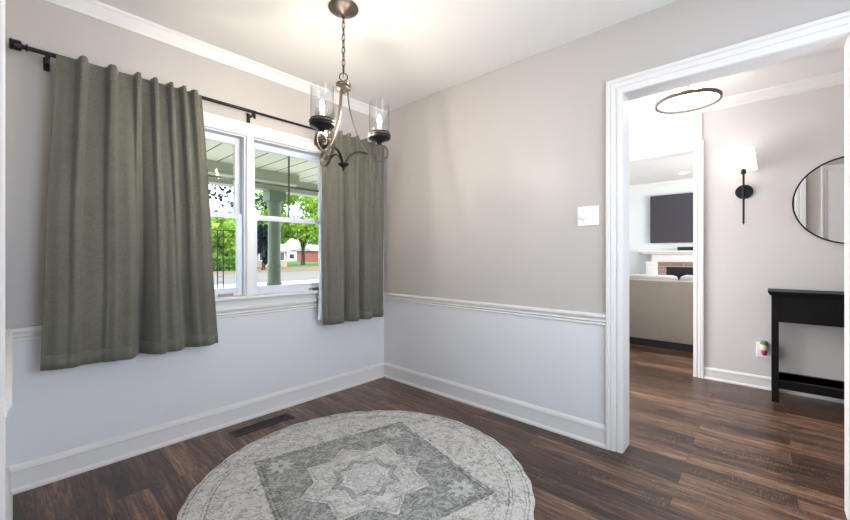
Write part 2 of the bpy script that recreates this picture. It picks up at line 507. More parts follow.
# hall
HX = 1.92
DY0, DY1, DZ = -2.131, -1.25, 2.09
w = MB().box(HX, HX + 0.13, -5.3, DY0, 0, 2.58).box(HX, HX + 0.13, DY1, 0.15, 0, 2.58).box(HX, HX + 0.13, DY0, DY1, DZ, 2.58)
struct(w.build('wall_hall', M['hallwall']), 'pale greige hall wall with sconce and mirror', 'wall')
struct(MB().box(0.13, 0.35, 0, 0.15, 0, 2.5).box(1.65, HX, 0, 0.15, 0, 2.5).box(0.35, 1.65, 0, 0.15, 0, 0.55).box(0.35, 1.65, 0, 0.15, 2.25, 2.5).build('wall_hall_end', M['hallwall']), 'end wall of the hall', 'wall')
w = MB().box(0.13, HX, -5.3, -5.15, 0, 2.5)
struct(w.build('wall_hall_back', M['hallwall']), 'back wall of the hall', 'wall')
# living room
LX = 6.4
struct(MB().box(LX, LX + 0.15, -4.5, 0.4, 0, 2.58).build('wall_living', M['livwall']), 'white living room wall behind the television', 'wall')
struct(MB().box(2.05, LX, 0.25, 0.4, 0, 2.58).build('wall_living_front', M['livwall']), 'side wall of the living room', 'wall')
w = MB().box(2.05, 2.85, -4.5, -4.35, 0, 2.58).box(5.55, LX, -4.5, -4.35, 0, 2.58).box(2.85, 5.55, -4.5, -4.35, 0, 0.7).box(2.85, 5.55, -4.5, -4.35, 2.3, 2.58)
struct(w.build('wall_living_back', M['livwall']), 'side wall of the living room with the added window', 'wall')

# casing with stepped profile around an opening, mitred at the corners
CAS = [(0, 0), (0, 0.010), (0.022, 0.012), (0.024, 0.007), (0.030, 0.007), (0.032, 0.014), (0.050, 0.017), (0.053, 0.012), (0.058, 0.021), (0.072, 0.021), (0.074, 0.016), (0.074, 0)]
def casing_x(name, X, sgn, y0, y1, z1, label, scale=1.0, z0=0.0):
    f = [lambda p: (X + sgn * p[1], y0 - p[0] * scale, z0), lambda p: (X + sgn * p[1], y0 - p[0] * scale, z1 + p[0] * scale),
         lambda p: (X + sgn * p[1], y1 + p[0] * scale, z1 + p[0] * scale), lambda p: (X + sgn * p[1], y1 + p[0] * scale, z0)]
    return struct(MB().profile_path(CAS, f).build(name, M['trim']), label, 'trim')
casing_x('trim_1', 0.0, -1, OY0 + 0.004, OY1 - 0.004, OZ - 0.004, 'wide white casing around the opening on the dining side', 1.14)
casing_x('trim_2', 0.13, 1, OY0 + 0.004, OY1 - 0.004, OZ - 0.004, 'white casing around the opening on the hall side', 1.14)
j = MB().box(-0.001, 0.131, OY1 - 0.006, OY1 + 0.01, 0, OZ).box(-0.001, 0.131, OY0 - 0.01, OY0 + 0.006, 0, OZ).box(-0.001, 0.131, OY0, OY1, OZ - 0.006, OZ + 0.01)
struct(j.build('trim_3', M['trim']), 'white jamb lining of the opening to the hall', 'trim')
casing_x('trim_4', HX, -1, DY0, DY1, DZ, 'white casing of the doorway into the living room')
j = MB().box(HX, HX + 0.13, DY0 - 0.01, DY0 + 0.006, 0, DZ).box(HX, HX + 0.13, DY1 - 0.006, DY1 + 0.01, 0, DZ).box(HX, HX + 0.13, DY0, DY1, DZ - 0.006, DZ + 0.01)
struct(j.build('trim_5', M['trim']), 'white jamb lining of the living room doorway', 'trim')
struct(MB().box(HX - 0.010, HX, DY0 - 0.06, 0, DZ + 0.075, 2.43).build('trim_6', M['trim']), 'smooth white panel above the living room doorway', 'trim')
# left opening casing (close to the viewer, seen edge on)
struct(MB().profile_path([(d, h * 0.45) for d, h in CAS], [lambda p: (XL + p[1], -1.37 + p[0], 0), lambda p: (XL + p[1], -1.37 + p[0], 2.1)]).build('trim_7', M['trim']), 'white casing at the near end of the left wall', 'trim')

# baseboards: tall board, cap bead, shoe
BASE = [(0, 0), (0.022, 0), (0.022, 0.012), (0.014, 0.022), (0.012, 0.024), (0.012, 0.098), (0.016, 0.102), (0.013, 0.116), (0.005, 0.126), (0.0, 0.130)]
def run_y(prof, X, sgn, ya, yb, name, label, cat='trim', z0=0):
    return struct(MB().profile_path(prof, [lambda p: (X + sgn * p[0], ya, z0 + p[1]), lambda p: (X + sgn * p[0], yb, z0 + p[1])]).build(name, M['trim']), label, cat)
def run_x(prof, Y, sgn, xa, xb, name, label, cat='trim', z0=0):
    return struct(MB().profile_path(prof, [lambda p: (xa, Y + sgn * p[0], z0 + p[1]), lambda p: (xb, Y + sgn * p[0], z0 + p[1])]).build(name, M['trim']), label, cat)
run_x(BASE, 0, -1, XL + 0.012, -0.0, 'baseboard_front', 'tall white baseboard under the window', 'baseboard')
run_y(BASE, 0, -1, -0.022, OY1 + 0.0805, 'baseboard_right', 'tall white baseboard left of the opening', 'baseboard')
run_y(BASE, 0, -1, -3.35, OY0 - 0.0805, 'baseboard_right_near', 'white baseboard right of the opening', 'baseboard')
run_y(BASE, XL, 1, -1.296, 0, 'baseboard_left', 'white baseboard on the left wall', 'baseboard')
BASE2 = [(p[0], p[1] * 0.82) for p in BASE]
run_y(BASE2, HX, -1, -5.15, DY0 - 0.074, 'baseboard_hall', 'white baseboard along the hall wall behind the console table', 'baseboard')
run_y(BASE2, LX, -1, -0.70, 0.25, 'baseboard_living', 'white baseboard of the living room', 'baseboard')
# chair rails
RAIL = [(0, 0), (0.006, 0.0), (0.009, 0.008), (0.006, 0.014), (0.010, 0.020), (0.014, 0.026), (0.010, 0.030), (0.012, 0.038), (0.021, 0.048), (0.023, 0.056), (0.020, 0.064), (0.012, 0.068), (0, 0.068)]
run_x(RAIL, 0, -1, XL + 0.01, 0, 'trim_8', 'white chair rail below the window', z0=0.707)
run_y(RAIL, 0, -1, -0.018, OY1 + 0.0805, 'trim_9', 'white chair rail on the right wall', z0=0.707)
run_y([(p[0] * 0.9, p[1]) for p in RAIL], XL, 1, -1.296, 0, 'trim_10', 'white chair rail on the left wall', z0=0.707)
run_y(RAIL, 0, -1, -3.35, OY0 - 0.0805, 'trim_11', 'white chair rail right of the opening', z0=0.707)
CR = [(0, 0), (0.006, 0), (0.012, 0.014), (0.034, 0.052), (0.044, 0.062), (0.044, 0.074), (0, 0.074)]
run_x(CR, 0, -1, XL, 0, 'trim_12', 'slim white crown moulding above the window wall', z0=2.366)
CR2 = [(0, 0), (0.008, 0), (0.012, 0.014), (0.040, 0.050), (0.052, 0.066), (0.056, 0.08), (0, 0.08)]
run_y(CR2, HX, -1, -5.15, 0, 'trim_13', 'white crown moulding along the hall wall', z0=2.42)
run_y([(p[0] * 1.3, p[1] * 1.2) for p in CR2], LX, -1, -4.35, 0.25, 'trim_14', 'white crown moulding in the living room', z0=2.484)

# ------------------------------------------------------------------ windows
def make_window(name, x0, x1, label):
    root = sroot(name, ((x0 + x1) / 2, 0.05, WZ0), label, 'window')
    # frame
    f = MB().box(x0, x0 + 0.012, 0.005, 0.14, WZ0 + 0.012, WZ1 - 0.01).box(x1 - 0.012, x1, 0.005, 0.14, WZ0 + 0.012, WZ1 - 0.01)
    f.box(x0, x1, 0.005, 0.14, WZ1 - 0.01, WZ1).box(x0, x1, 0.02, 0.14, WZ0, WZ0 + 0.012)
    f.build('window_frame', M['sash'], root)
    a, b = x0 + 0.012, x1 - 0.012
    st = 0.034
    def sash(nm, yc, z0, z1, bot, top):
        t = 0.015
        m = MB().box(a, a + st, yc - t, yc + t, z0, z1, 0.002).box(b - st, b, yc - t, yc + t, z0, z1, 0.002)
        m.box(a + st, b - st, yc - t, yc + t, z0, z0 + bot, 0.002).box(a + st, b - st, yc - t, yc + t, z1 - top, z1, 0.002)
        return m.build(nm, M['sash'], root), (a + st, b - st, z0 + bot, z1 - top)
    up, (g0, g1, h0, h1) = sash('upper_sash', 0.082, 1.372, WZ1 - 0.01, 0.034, 0.046)
    MB().box(g0 - .004, g1 + .004, 0.080, 0.084, h0 - .004, h1 + .004).build('pane', M['pane'], up)
    xm = (g0 + g1) / 2; zm = (h0 + h1) / 2
    MB().box(xm - 0.007, xm + 0.007, 0.076, 0.0795, h0, h1).build('muntin', M['muntin'], up)
    MB().box(g0, g1, 0.0755, 0.079, zm - 0.007, zm + 0.007).build('muntin', M['muntin'], up)
    lo, (g0, g1, h0, h1) = sash('lower_sash', 0.045, WZ0 + 0.012, 1.400, 0.052, 0.034)
    MB().box(g0 - .004, g1 + .004, 0.043, 0.047, h0 - .004, h1 + .004).build('pane', M['pane'], lo)
    k = MB().box(xm + 0.07, xm + 0.11, 0.032, 0.058, 1.400, 1.408, 0.002).tube([(xm + 0.09, 0.045, 1.404), (xm + 0.09, 0.045, 1.416), (xm + 0.115, 0.04, 1.417)], 0.004, 8)
    k.build('sash_lock', M['darkbronze'], root)
    MB().box(g1 - 0.12, g1 - 0.03, 0.012, 0.03, WZ0 + 0.014, WZ0 + 0.03, 0.002).build('sash_lift', M['nickel'], root)
    return root
make_window('window_1', WX0, -1.248, 'left double hung window mostly behind the left curtain')
make_window('window_2', -1.205, WX1, 'right double hung window with four-lite upper sash')
# window casing (head, sides, mullion), stool, apron
f = [lambda p: (WX0 - p[0], -p[1], WZ0 + 0.01), lambda p: (WX0 - p[0], -p[1], WZ1 + p[0]), lambda p: (WX1 + p[0], -p[1], WZ1 + p[0]), lambda p: (WX1 + p[0], -p[1], WZ0 + 0.01)]
WC = [(0, 0), (0, 0.010), (0.004, 0.014), (0.060, 0.016), (0.064, 0.020), (0.082, 0.021), (0.086, 0.016), (0.086, 0)]
struct(MB().profile_path(WC, f).build('trim_15', M['trim']), 'white casing around the twin window', 'trim')
struct(MB().box(-1.248, -1.205, -0.012, 0.14, WZ0, WZ1).build('trim_16', M['trim']), 'white mullion post between the two windows', 'trim')
st = MB().box(WX0 - 0.105, WX1 + 0.105, -0.045, 0.0, 0.822, 0.845, 0.006).box(WX0, WX1, 0.0, 0.032, 0.825, 0.845)
struct(st.build('trim_17', M['trim']), 'white window stool', 'trim')
struct(MB().box(WX0 - 0.086, WX1 + 0.086, -0.014, 0, 0.775, 0.822).build('trim_18', M['trim']), 'white apron board between window stool and chair rail', 'trim')
# added windows, out of view, that frame the fill lamps
def added_window(name, axis, c, a0, a1, z0, z1, label):
    m = MB(); root = sroot(name, (0, 0, 0), label, 'window')
    t = 0.05
    def bx(u0, u1, w0, w1, d=0.03, mm=m):
        if axis == 'y': mm.box(u0, u1, c - d, c + d, w0, w1)
        else: mm.box(c - d, c + d, u0, u1, w0, w1)
    bx(a0, a0 + t, z0, z1); bx(a1 - t, a1, z0, z1); bx(a0 + t, a1 - t, z0, z0 + t); bx(a0 + t, a1 - t, z1 - t, z1)
    bx((a0 + a1) / 2 - .02, (a0 + a1) / 2 + .02, z0 + t, z1 - t)
    m.build('window_frame', M['sash'], root)
    g = MB(); bx(a0 + t, a1 - t, z0 + t, z1 - t, 0.003, g); g.build('pane', M['pane'], root)
added_window('added_window_3', 'y', -3.49, -2.0, -0.3, 0.7, 2.15, 'added unseen window behind the viewer')
added_window('added_window_4', 'x', -5.66, -2.95, -1.25, 0.8, 2.2, 'added unseen window in the room on the left')
added_window('added_window_5', 'y', 0.09, 0.35, 1.65, 0.55, 2.25, 'added unseen tall window at the front end of the hall')
added_window('added_window_6', 'y', -4.43, 2.85, 5.55, 0.7, 2.3, 'added unseen wide window of the living room')
# hall door seen in the mirror
casing_x('trim_19', 0.13, 1, -4.00, -3.15, 2.03, 'white casing of the closet door in the hall')
dr = sroot('door_1', (0.13, -3.6, 0), 'white panelled closet door reflected in the mirror', 'door')
m = MB().box(0.13, 0.145, -4.00, -3.15, 0.01, 2.03)
for zz in ((0.2, 0.9), (1.05, 1.9)):
    for yy in ((-3.9, -3.62), (-3.53, -3.25)):
        m.box(0.143, 0.151, yy[0], yy[1], zz[0], zz[1], 0.004)
m.build('door_panel', M['trim'], dr)
MB().lathe([(0.0, 0.07), (0.02, 0.065), (0.027, 0.05), (0.02, 0.035), (0.01, 0.03), (0.01, 0.01), (0.025, 0.008), (0.025, 0)], (0.145, -3.21, 0.95), 16, 'x').build('door_knob', M['nickel'], dr, True)

# ================================================================== RUG, FLOOR VENT
rc = (-1.127, -1.137, 0.0)
bm = MB(); N = 180; rings = []
for (rf, z) in ((0.0, 0.0005), (1.0, 0.0005), (1.006, 0.004), (1.0, 0.0085), (0.985, 0.010), (0.97, 0.009), (0.5, 0.009), (0.0, 0.009)):
    ring = []
    for k in range(N):
        a = 2 * PI * k / N
        rad = 0.806 * rf + (0.0035 * math.sin(a * 34) + 0.002 * math.sin(a * 13 + 1)) * rf
        ring.append((rc[0] + max(rad, 1e-4) * math.cos(a), rc[1] + max(rad, 1e-4) * math.sin(a), z))
    rings.append(ring)
bm.ring_surface(rings)
tag(bm.build('round_rug', M['rug'], None, True, loc=rc), 'round faded grey and cream medallion rug on the dark floor', 'rug')

vt = thing('floor_vent', (-1.2, -0.155, 0), 'narrow dark metal vent set in the floor between rug and window wall', 'floor vent')
m = MB()
vx0, vx1, vy0, vy1 = -1.40, -1.01, -0.215, -0.115
m.box(vx0, vx1, vy0, vy0 + 0.018, 0, 0.005, 0.001).box(vx0, vx1, vy1 - 0.018, vy1, 0, 0.005, 0.001)
m.box(vx0, vx0 + 0.02, vy0 + 0.018, vy1 - 0.018, 0, 0.005).box(vx1 - 0.02, vx1, vy0 + 0.018, vy1 - 0.018, 0, 0.005)
m.build('vent_frame', simple('brown_register_metal', srgb(58, 44, 38), 0.45, 0.3), vt)
m = MB(); n = 30
for k in range(n):
    x = vx0 + 0.02 + (vx1 - vx0 - 0.04) * (k + 0.5) / n
    m.box(x - 0.003, x + 0.003, vy0 + 0.018, vy1 - 0.018, 0.001, 0.0042)
m.box(vx0 + 0.02, vx1 - 0.02, -0.168, -0.162, 0.001, 0.0045)
m.build('grille', M['darkbronze'], vt)
MB().box(vx0 + 0.01, vx1 - 0.01, vy0 + 0.01, vy1 - 0.01, 0.0002, 0.0008).build('vent_well', M['matblack'], vt)

# ================================================================== CURTAIN ROD AND CURTAINS
RY, RZ = -0.085, 2.076
rd = thing('curtain_rod', (-1.2, RY, RZ), 'black metal curtain rod with ribbed end cap above the window', 'curtain rod')
MB().tube([(-2.268, RY, RZ), (-1.22, RY, RZ)], 0.0105, 14).build('rod', M['black'], rd, True)
MB().tube([(-1.23, RY, RZ), (-0.165, RY, RZ)], 0.0085, 14).build('inner_rod', M['black'], rd, True)
def finial(x, s, k=1.0):
    pr = [(0.012, 0), (0.017, 0.002), (0.017, 0.006), (0.011, 0.010), (0.011, 0.018), (0.021, 0.022), (0.023, 0.026), (0.023, 0.045), (0.021, 0.047), (0.024, 0.050), (0.024, 0.058), (0.020, 0.060)]
    MB().lathe([(r * k, s * h) for r, h in pr], (x, RY, RZ), 20, 'x').build('finial', M['black'], rd, True)
finial(-2.268, -1); finial(-0.170, 1, 0.55)
for x in (-2.205, -1.235, -0.20):
    b = MB().box(x - 0.011, x + 0.011, -0.006, 0.0, RZ - 0.055, RZ + 0.01, 0.001)
    b.box(x - 0.007, x + 0.007, RY - 0.004, -0.005, RZ - 0.026, RZ - 0.016, 0.001)
    b.box(x - 0.008, x + 0.008, RY - 0.014, RY + 0.014, RZ - 0.020, RZ - 0.0105, 0.001)
    b.box(x - 0.008, x + 0.008, RY - 0.018, RY - 0.0125, RZ - 0.050, RZ + 0.004, 0.001)
    b.build('bracket', M['black'], rd)

def curtain(name, tx0, tx1, bx0, bx1, zt, zb, tops, bots, label, seed, lin_side=1):
    rr = random.Random(seed)
    root = thing(name, ((bx0 + bx1) / 2, -0.12, zb), label, 'curtain')
    NU, NV = 220, 60
    def bumps(u, cs):
        v = 0
        for c, wd, h in cs: v += h * (math.exp(-((u - c) / wd) ** 4) if h > 0.03 and wd < 0.04 else math.exp(-((u - c) / wd) ** 2))
        return v
    fine = [(rr.uniform(0, 1), rr.uniform(0.01, 0.03), rr.uniform(-0.006, 0.008)) for _ in range(14)]
    def P(u, v, off=0.0):         # v 0 top .. 1 bottom
        k = v ** 0.8
        x = (tx0 + (tx1 - tx0) * u) * (1 - k) + (bx0 + (bx1 - bx0) * u) * k
        x += 0.004 * math.sin(9 * v + 5 * u) * v
        topv = bumps(u, tops) * (1 - 0.35 * min(1, v * 2))
        d = topv * (1 - k) + (bumps(u, bots) + 0.25 * bumps(u, tops)) * k + bumps(u, fine) * (0.4 + 0.6 * v)
        y = -0.112 - d * 1.25 - off
        z = zt - (zt - zb) * v
        if v < 0.06: z += 0.009 * (bumps(u, tops) / 0.038) * (1 - v / 0.06)
        return (x, y, z)
    m = MB(); bmm = m.bm
    g = [[bmm.verts.new(P(i / NU, j / NV)) for i in range(NU + 1)] for j in range(NV + 1)]
    for j in range(NV):
        for i in range(NU): bmm.faces.new((g[j][i], g[j][i + 1], g[j + 1][i + 1], g[j + 1][i]))
    o = m.build('fabric_panel', M['curtain'], root, 'all')
    sd = o.modifiers.new('thickness', 'SOLIDIFY'); sd.thickness = 0.002; sd.offset = 0
    # header seam and hem: slim folded bands
    for nm, v0, v1 in (('header_seam', 0.048, 0.052), ('hem', 0.955, 1.0)):
        m = MB(); bmm = m.bm
        g = [[bmm.verts.new(P(i / NU, v0 + (v1 - v0) * j / 2, 0.0022)) for i in range(NU + 1)] for j in range(3)]
        for j in range(2):
            for i in range(NU): bmm.faces.new((g[j][i], g[j][i + 1], g[j + 1][i + 1], g[j + 1][i]))
        b = m.build(nm, M['curtain'], root, 'all')
        sd = b.modifiers.new('thickness', 'SOLIDIFY'); sd.thickness = 0.0016; sd.offset = 0
    # white lining behind
    m = MB(); bmm = m.bm
    def L(i, j):
        v = 0.08 + 0.895 * j / NV; u = i / 60
        p = P(0.01 + 0.98 * u, v)
        ext = (0.035 * v * v * max(0, 1 - u * 6)) if lin_side < 0 else (-0.012 * v * max(0, u * 6 - 5))
        return (p[0] - ext, max(p[1] + 0.016 + 0.010 * math.sin(u * 31 + v * 3), -0.112 + 0.03 * v), p[2])
    g = [[bmm.verts.new(L(i, j)) for i in range(61)] for j in range(NV + 1)]
    for j in range(NV):
        for i in range(60): bmm.faces.new((g[j][i], g[j][i + 1], g[j + 1][i + 1], g[j + 1][i]))
    b = m.build('lining', M['lining'], root, 'all')
    # back tabs around the rod
    for c, wd, h in tops:
        x = tx0 + (tx1 - tx0) * c
        t = MB(); pts = []
        for q in range(11):
            a = -PI * 0.55 + PI * 1.1 * q / 10
            pts.append((RY + 0.014 * math.cos(a), RZ + 0.014 * math.sin(a)))
        pts = [(RY - 0.014, RZ - 0.03)] + pts + [(RY - 0.014, RZ + 0.018)]
        bmm = t.bm
        A = [[bmm.verts.new((x + s * 0.012, p[0], p[1])) for p in pts] for s in (-1, 1)]
        for i in range(len(pts) - 1): bmm.faces.new((A[0][i], A[0][i + 1], A[1][i + 1], A[1][i]))
        o2 = t.build('back_tab', M['curtain'], root, 'all')
        sd = o2.modifiers.new('thickness', 'SOLIDIFY'); sd.thickness = 0.0012; sd.offset = 0
    return root
H_ = 0.038
curtain('curtain', -2.176, -1.556, -2.233, -1.467, 2.078, 0.578,
        [(0.15, 0.028, H_), (0.33, 0.030, H_), (0.50, 0.022, H_), (0.62, 0.022, H_), (0.74, 0.020, H_), (0.84, 0.022, H_), (0.935, 0.030, H_ * .8)],
        [(0.10, 0.09, 0.030), (0.25, 0.05, 0.018), (0.38, 0.075, 0.042), (0.44, 0.035, 0.030), (0.505, 0.028, -0.055), (0.60, 0.045, 0.050), (0.70, 0.05, 0.045), (0.785, 0.03, -0.020), (0.90, 0.06, 0.034)],
        'sage green linen curtain, the wider panel left of the window', 3, 1)
curtain('curtain', -0.735, -0.100, -0.722, -0.112, 2.086, 0.585,
        [(0.09, 0.03, H_), (0.24, 0.028, H_), (0.37, 0.026, H_), (0.50, 0.026, H_), (0.64, 0.026, H_), (0.78, 0.026, H_), (0.90, 0.028, H_ * .8)],
        [(0.16, 0.09, 0.040), (0.27, 0.04, 0.02), (0.345, 0.026, -0.038), (0.45, 0.055, 0.048), (0.53, 0.03, 0.02), (0.585, 0.022, -0.035), (0.69, 0.06, 0.042), (0.80, 0.03, -0.01), (0.90, 0.06, 0.030)],
        'sage green linen curtain in the corner right of the window, white lining peeking out', 5, -1)

# ================================================================== CHANDELIER
CX, CY = -1.130, -0.950
ch = thing('chandelier', (CX, CY, 2.44), 'three-light bronze chandelier with clear glass cylinders hanging on a chain', 'chandelier')
MB().lathe([(0.0, 0.0), (0.077, 0.0), (0.080, -0.006), (0.078, -0.012), (0.070, -0.018), (0.050, -0.028), (0.022, -0.036), (0.012, -0.042), (0.010, -0.050), (0, -0.052)], (CX, CY, 2.44), 40).build('canopy', M['bronze'], ch, True)
def link_pts(z, h, wd, ang):
    p = []
    for k in range(20):
        a = 2 * PI * k / 20
        x = wd * math.cos(a); zz = h * math.sin(a)
        p.append((CX + x * math.cos(ang), CY + x * math.sin(ang), z + zz))
    return p
z = 2.378; k = 0
while z > 2.10:
    MB().closed_tube(link_pts(z, 0.0205, 0.0085, 0.5 + (PI / 2) * (k % 2)), 0.0022, 8).build('chain_link', M['darkbronze'], ch, True)
    z -= 0.0335; k += 1
wire = [(CX + 0.004 * math.sin(q * 2.1), CY + 0.004 * math.cos(q * 1.7), 2.39 - 0.33 * q / 24) for q in range(25)]
MB().tube(wire, 0.0016, 6).build('supply_wire', M['darkbronze'], ch, True)
MB().closed_tube([(CX + 0.021 * math.cos(2 * PI * q / 28) * .8, CY - 0.021 * math.cos(2 * PI * q / 28) * .6, 2.068 + 0.021 * math.sin(2 * PI * q / 28)) for q in range(28)], 0.003, 8).build('hanging_loop', M['darkbronze'], ch, True)
MB().lathe([(0, 0.050), (0.008, 0.048), (0.012, 0.040), (0.036, 0.036), (0.040, 0.032), (0.040, 0.026), (0.036, 0.023), (0.036, 0.018), (0.040, 0.015), (0.040, 0.006), (0.036, 0.003), (0.030, 0.0), (0.012, -0.006), (0.008, -0.016), (0, -0.018)], (CX, CY, 1.998), 32).build('collar', M['bronze'], ch, True)
MB().lathe([(0, 0.0), (0.006, -0.002), (0.030, -0.004), (0.032, -0.009), (0.022, -0.018), (0.010, -0.026), (0.006, -0.034), (0.007, -0.040), (0.0, -0.046)], (CX, CY, 1.610), 28).build('finial', M['darkbronze'], ch, True)

def bez(ctrl, n=8):
    # catmull-rom through (r,z) points
    P = [Vector((a, b, 0)) for a, b in ctrl]
    P = [P[0] * 2 - P[1]] + P + [P[-1] * 2 - P[-2]]
    out = []
    for i in range(1, len(P) - 2):
        for k in range(n):
            t = k / n
            out.append(0.5 * ((2 * P[i]) + (-P[i - 1] + P[i + 1]) * t + (2 * P[i - 1] - 5 * P[i] + 4 * P[i + 1] - P[i + 2]) * t * t + (-P[i - 1] + 3 * P[i] - 3 * P[i + 1] + P[i + 2]) * t ** 3))
    out.append(P[-2])
    return [(p.x, p.y) for p in out]
def ribbon(path, ang, wd, th):
    rad = Vector((math.cos(ang), math.sin(ang), 0)); tan = Vector((-math.sin(ang), math.cos(ang), 0)); up = Vector((0, 0, 1)); o = Vector((CX, CY, 0))
    rings = []
    for i, (r, zz) in enumerate(path):
        a = path[max(i - 1, 0)]; b = path[min(i + 1, len(path) - 1)]
        t = Vector((b[0] - a[0], b[1] - a[1])).normalized(); nr = Vector((-t.y, t.x))
        c = o + rad * r + up * zz; nn = rad * nr.x + up * nr.y
        rings.append([c + tan * wd / 2 + nn * th / 2, c - tan * wd / 2 + nn * th / 2, c - tan * wd / 2 - nn * th / 2, c + tan * wd / 2 - nn * th / 2])
    return MB().ring_surface(rings)
RA = 0.190
base_ang = math.radians(-47.79 + 0)   # camera-right direction in world
fwd_ang = math.radians(90 - 47.79)
for off in (6, 135, 250):
    ang = base_ang + math.radians(off)
    d = Vector((math.cos(ang), math.sin(ang), 0)); cx, cy = CX + d.x * RA, CY + d.y * RA
    ctrl = [(0.022, 2.0), (0.028, 1.93), (0.040, 1.86), (0.062, 1.79), (0.092, 1.722), (0.128, 1.668), (0.162, 1.635), (0.196, 1.627), (0.226, 1.643), (0.236, 1.672), (0.224, 1.698), (0.198, 1.708), (0.172, 1.698), (0.162, 1.678), (0.172, 1.662), (0.186, 1.664)]
    ribbon(bez(ctrl), ang, 0.014, 0.007).build('arm', M['bronze'], ch)
    ctrl = [(0.010, 1.604), (0.018, 1.628), (0.040, 1.655), (0.072, 1.668), (0.104, 1.668), (0.130, 1.662)]
    ribbon(bez(ctrl), ang, 0.013, 0.007).build('brace', M['darkbronze'], ch)
    cup = MB().lathe([(0, -0.006), (0.010, -0.004), (0.014, 0.006), (0.030, 0.016), (0.056, 0.026), (0.060, 0.030), (0.060, 0.036), (0.057, 0.038), (0.057, 0.041), (0.061, 0.043), (0.061, 0.052), (0.058, 0.054), (0.056, 0.0605), (0.052, 0.061), (0.050, 0.046), (0, 0.046)], (cx, cy, 1.716), 36).build('cup', M['darkbronze'], ch, True)
    MB().lathe([(0.0615, 0.0445), (0.0625, 0.046), (0.0625, 0.050), (0.0615, 0.0515)], (cx, cy, 1.716), 36, caps=False).build('cup_band', M['bronze'], cup, True)
    MB().lathe([(0.0535, 1.770), (0.0535, 1.938), (0.0545, 1.940), (0.0555, 1.938), (0.0555, 1.770)], (cx, cy, 0), 40, caps=False).build('glass_shade', M['glass'], ch, True)
    MB().lathe([(0.0, 1.762), (0.0125, 1.762), (0.0130, 1.800), (0.0125, 1.812), (0.006, 1.814), (0, 1.814)], (cx, cy, 0), 20).build('candle_sleeve', M['candle'], ch, True)
    MB().lathe([(0.0, 1.814), (0.005, 1.815), (0.0055, 1.822), (0.0095, 1.834), (0.0100, 1.841), (0.008, 1.852), (0.0045, 1.862), (0.002, 1.870), (0, 1.874)], (cx, cy, 0), 20).build('bulb', M['bulb'], ch, True)

# ================================================================== SWITCH, OUTLET
sw = thing('light_switch', (0, -1.833, 1.352), 'white double switch plate with round dimmer knob beside the opening', 'light switch')
MB().box(-0.007, 0, -1.895, -1.771, 1.294, 1.410, 0.003).build('switch_plate', M['plate'], sw)
MB().lathe([(0.022, 0), (0.021, -0.012), (0.018, -0.016), (0, -0.017)], (-0.007, -1.805, 1.352), 24, 'x').build('dimmer_knob', M['plate'], sw, True)
tg = MB().box(-0.0095, -0.006, -1.868, -1.854, 1.335, 1.369, 0.001); tg.box(-0.018, -0.008, -1.866, -1.856, 1.352, 1.361, 0.002)
tg.build('toggle', M['plate'], sw)
for y in (-1.805, -1.861):
    for zz in (1.322, 1.382): MB().lathe([(0.003, 0), (0.002, -0.001), (0, -0.001)], (-0.007, y, zz), 10, 'x').build('screw', M['nickel'], sw)

ol = thing('wall_outlet', (HX, -2.61, 0.325), 'white outlet plate low on the hall wall beside the console table', 'outlet')
MB().box(HX - 0.006, HX, -2.668, -2.562, 0.264, 0.388, 0.002).build('outlet_plate', M['plate'], ol)
for zz in (0.300, 0.352): MB().box(HX - 0.009, HX - 0.005, -2.628, -2.598, zz - 0.014, zz + 0.014, 0.003).build('socket', M['plate'], ol)
fx, fy = HX - 0.034, -2.612
af = thing('air_freshener', (fx, fy, 0.30), 'small plug-in air freshener with green top, cream collar and pink bottle', 'air freshener')
a1 = simple('freshener_green', srgb(92, 120, 96), 0.5, var=0.2, nscale=60); a2 = simple('freshener_cream', srgb(224, 212, 178), 0.5); a3 = simple('freshener_pink', srgb(186, 58, 120), 0.2)
MB().lathe([(0, 0.075), (0.018, 0.072), (0.026, 0.058), (0.027, 0.044), (0.020, 0.040), (0, 0.040)], (fx, fy, 0.335), 18).build('cap', a1, af, True, label='rounded green top')
b = MB().lathe([(0, 0.04), (0.022, 0.04), (0.026, 0.02), (0.024, 0.0), (0.016, -0.004), (0, -0.004)], (fx, fy, 0.335), 18); b.box(fx, HX - 0.009, fy - 0.014, fy + 0.014, 0.338, 0.362)
b.build('warmer', a2, af, True, label='cream collar')
MB().lathe([(0, 0.0), (0.018, 0.0), (0.021, -0.012), (0.017, -0.036), (0.010, -0.046), (0, -0.048)], (fx, fy, 0.331), 18).build('bottle', a3, af, True, label='pink scent bottle')

# ================================================================== SCONCE, MIRROR, CONSOLE
sx, sy = HX - 0.10, -2.483
sc = thing('wall_sconce', (HX, sy, 1.66), 'black wall sconce with white fabric shade on the hall wall', 'wall light')
MB().lathe([(0.060, 0), (0.060, -0.010), (0.056, -0.014), (0, -0.015)], (HX, sy, 1.665), 32, 'x').build('backplate', M['black'], sc, True)
MB().tube([(HX - 0.012, sy, 1.665), (sx, sy, 1.665)], 0.007, 12).build('arm', M['black'], sc, True)
MB().lathe([(0, 1.378), (0.004, 1.380), (0.006, 1.390), (0.0085, 1.395), (0.0085, 1.40), (0.006, 1.402), (0.0075, 1.42), (0.0075, 1.80), (0.018, 1.805), (0.018, 1.840), (0.010, 1.842), (0.010, 1.870), (0, 1.870)], (sx, sy, 0), 20).build('stem', M['black'], sc, True)
MB().lathe([(0.088, 1.835), (0.0685, 2.015), (0.0670, 2.015), (0.0865, 1.835)], (sx, sy, 0), 40, caps=False).build('lamp_shade', M['shade'], sc, True)
MB().lathe([(0, 1.870), (0.010, 1.872), (0.012, 1.89), (0.026, 1.92), (0.028, 1.94), (0.018, 1.962), (0, 1.968)], (sx, sy, 0), 20).build('bulb', M['sconcebulb'], sc, True)

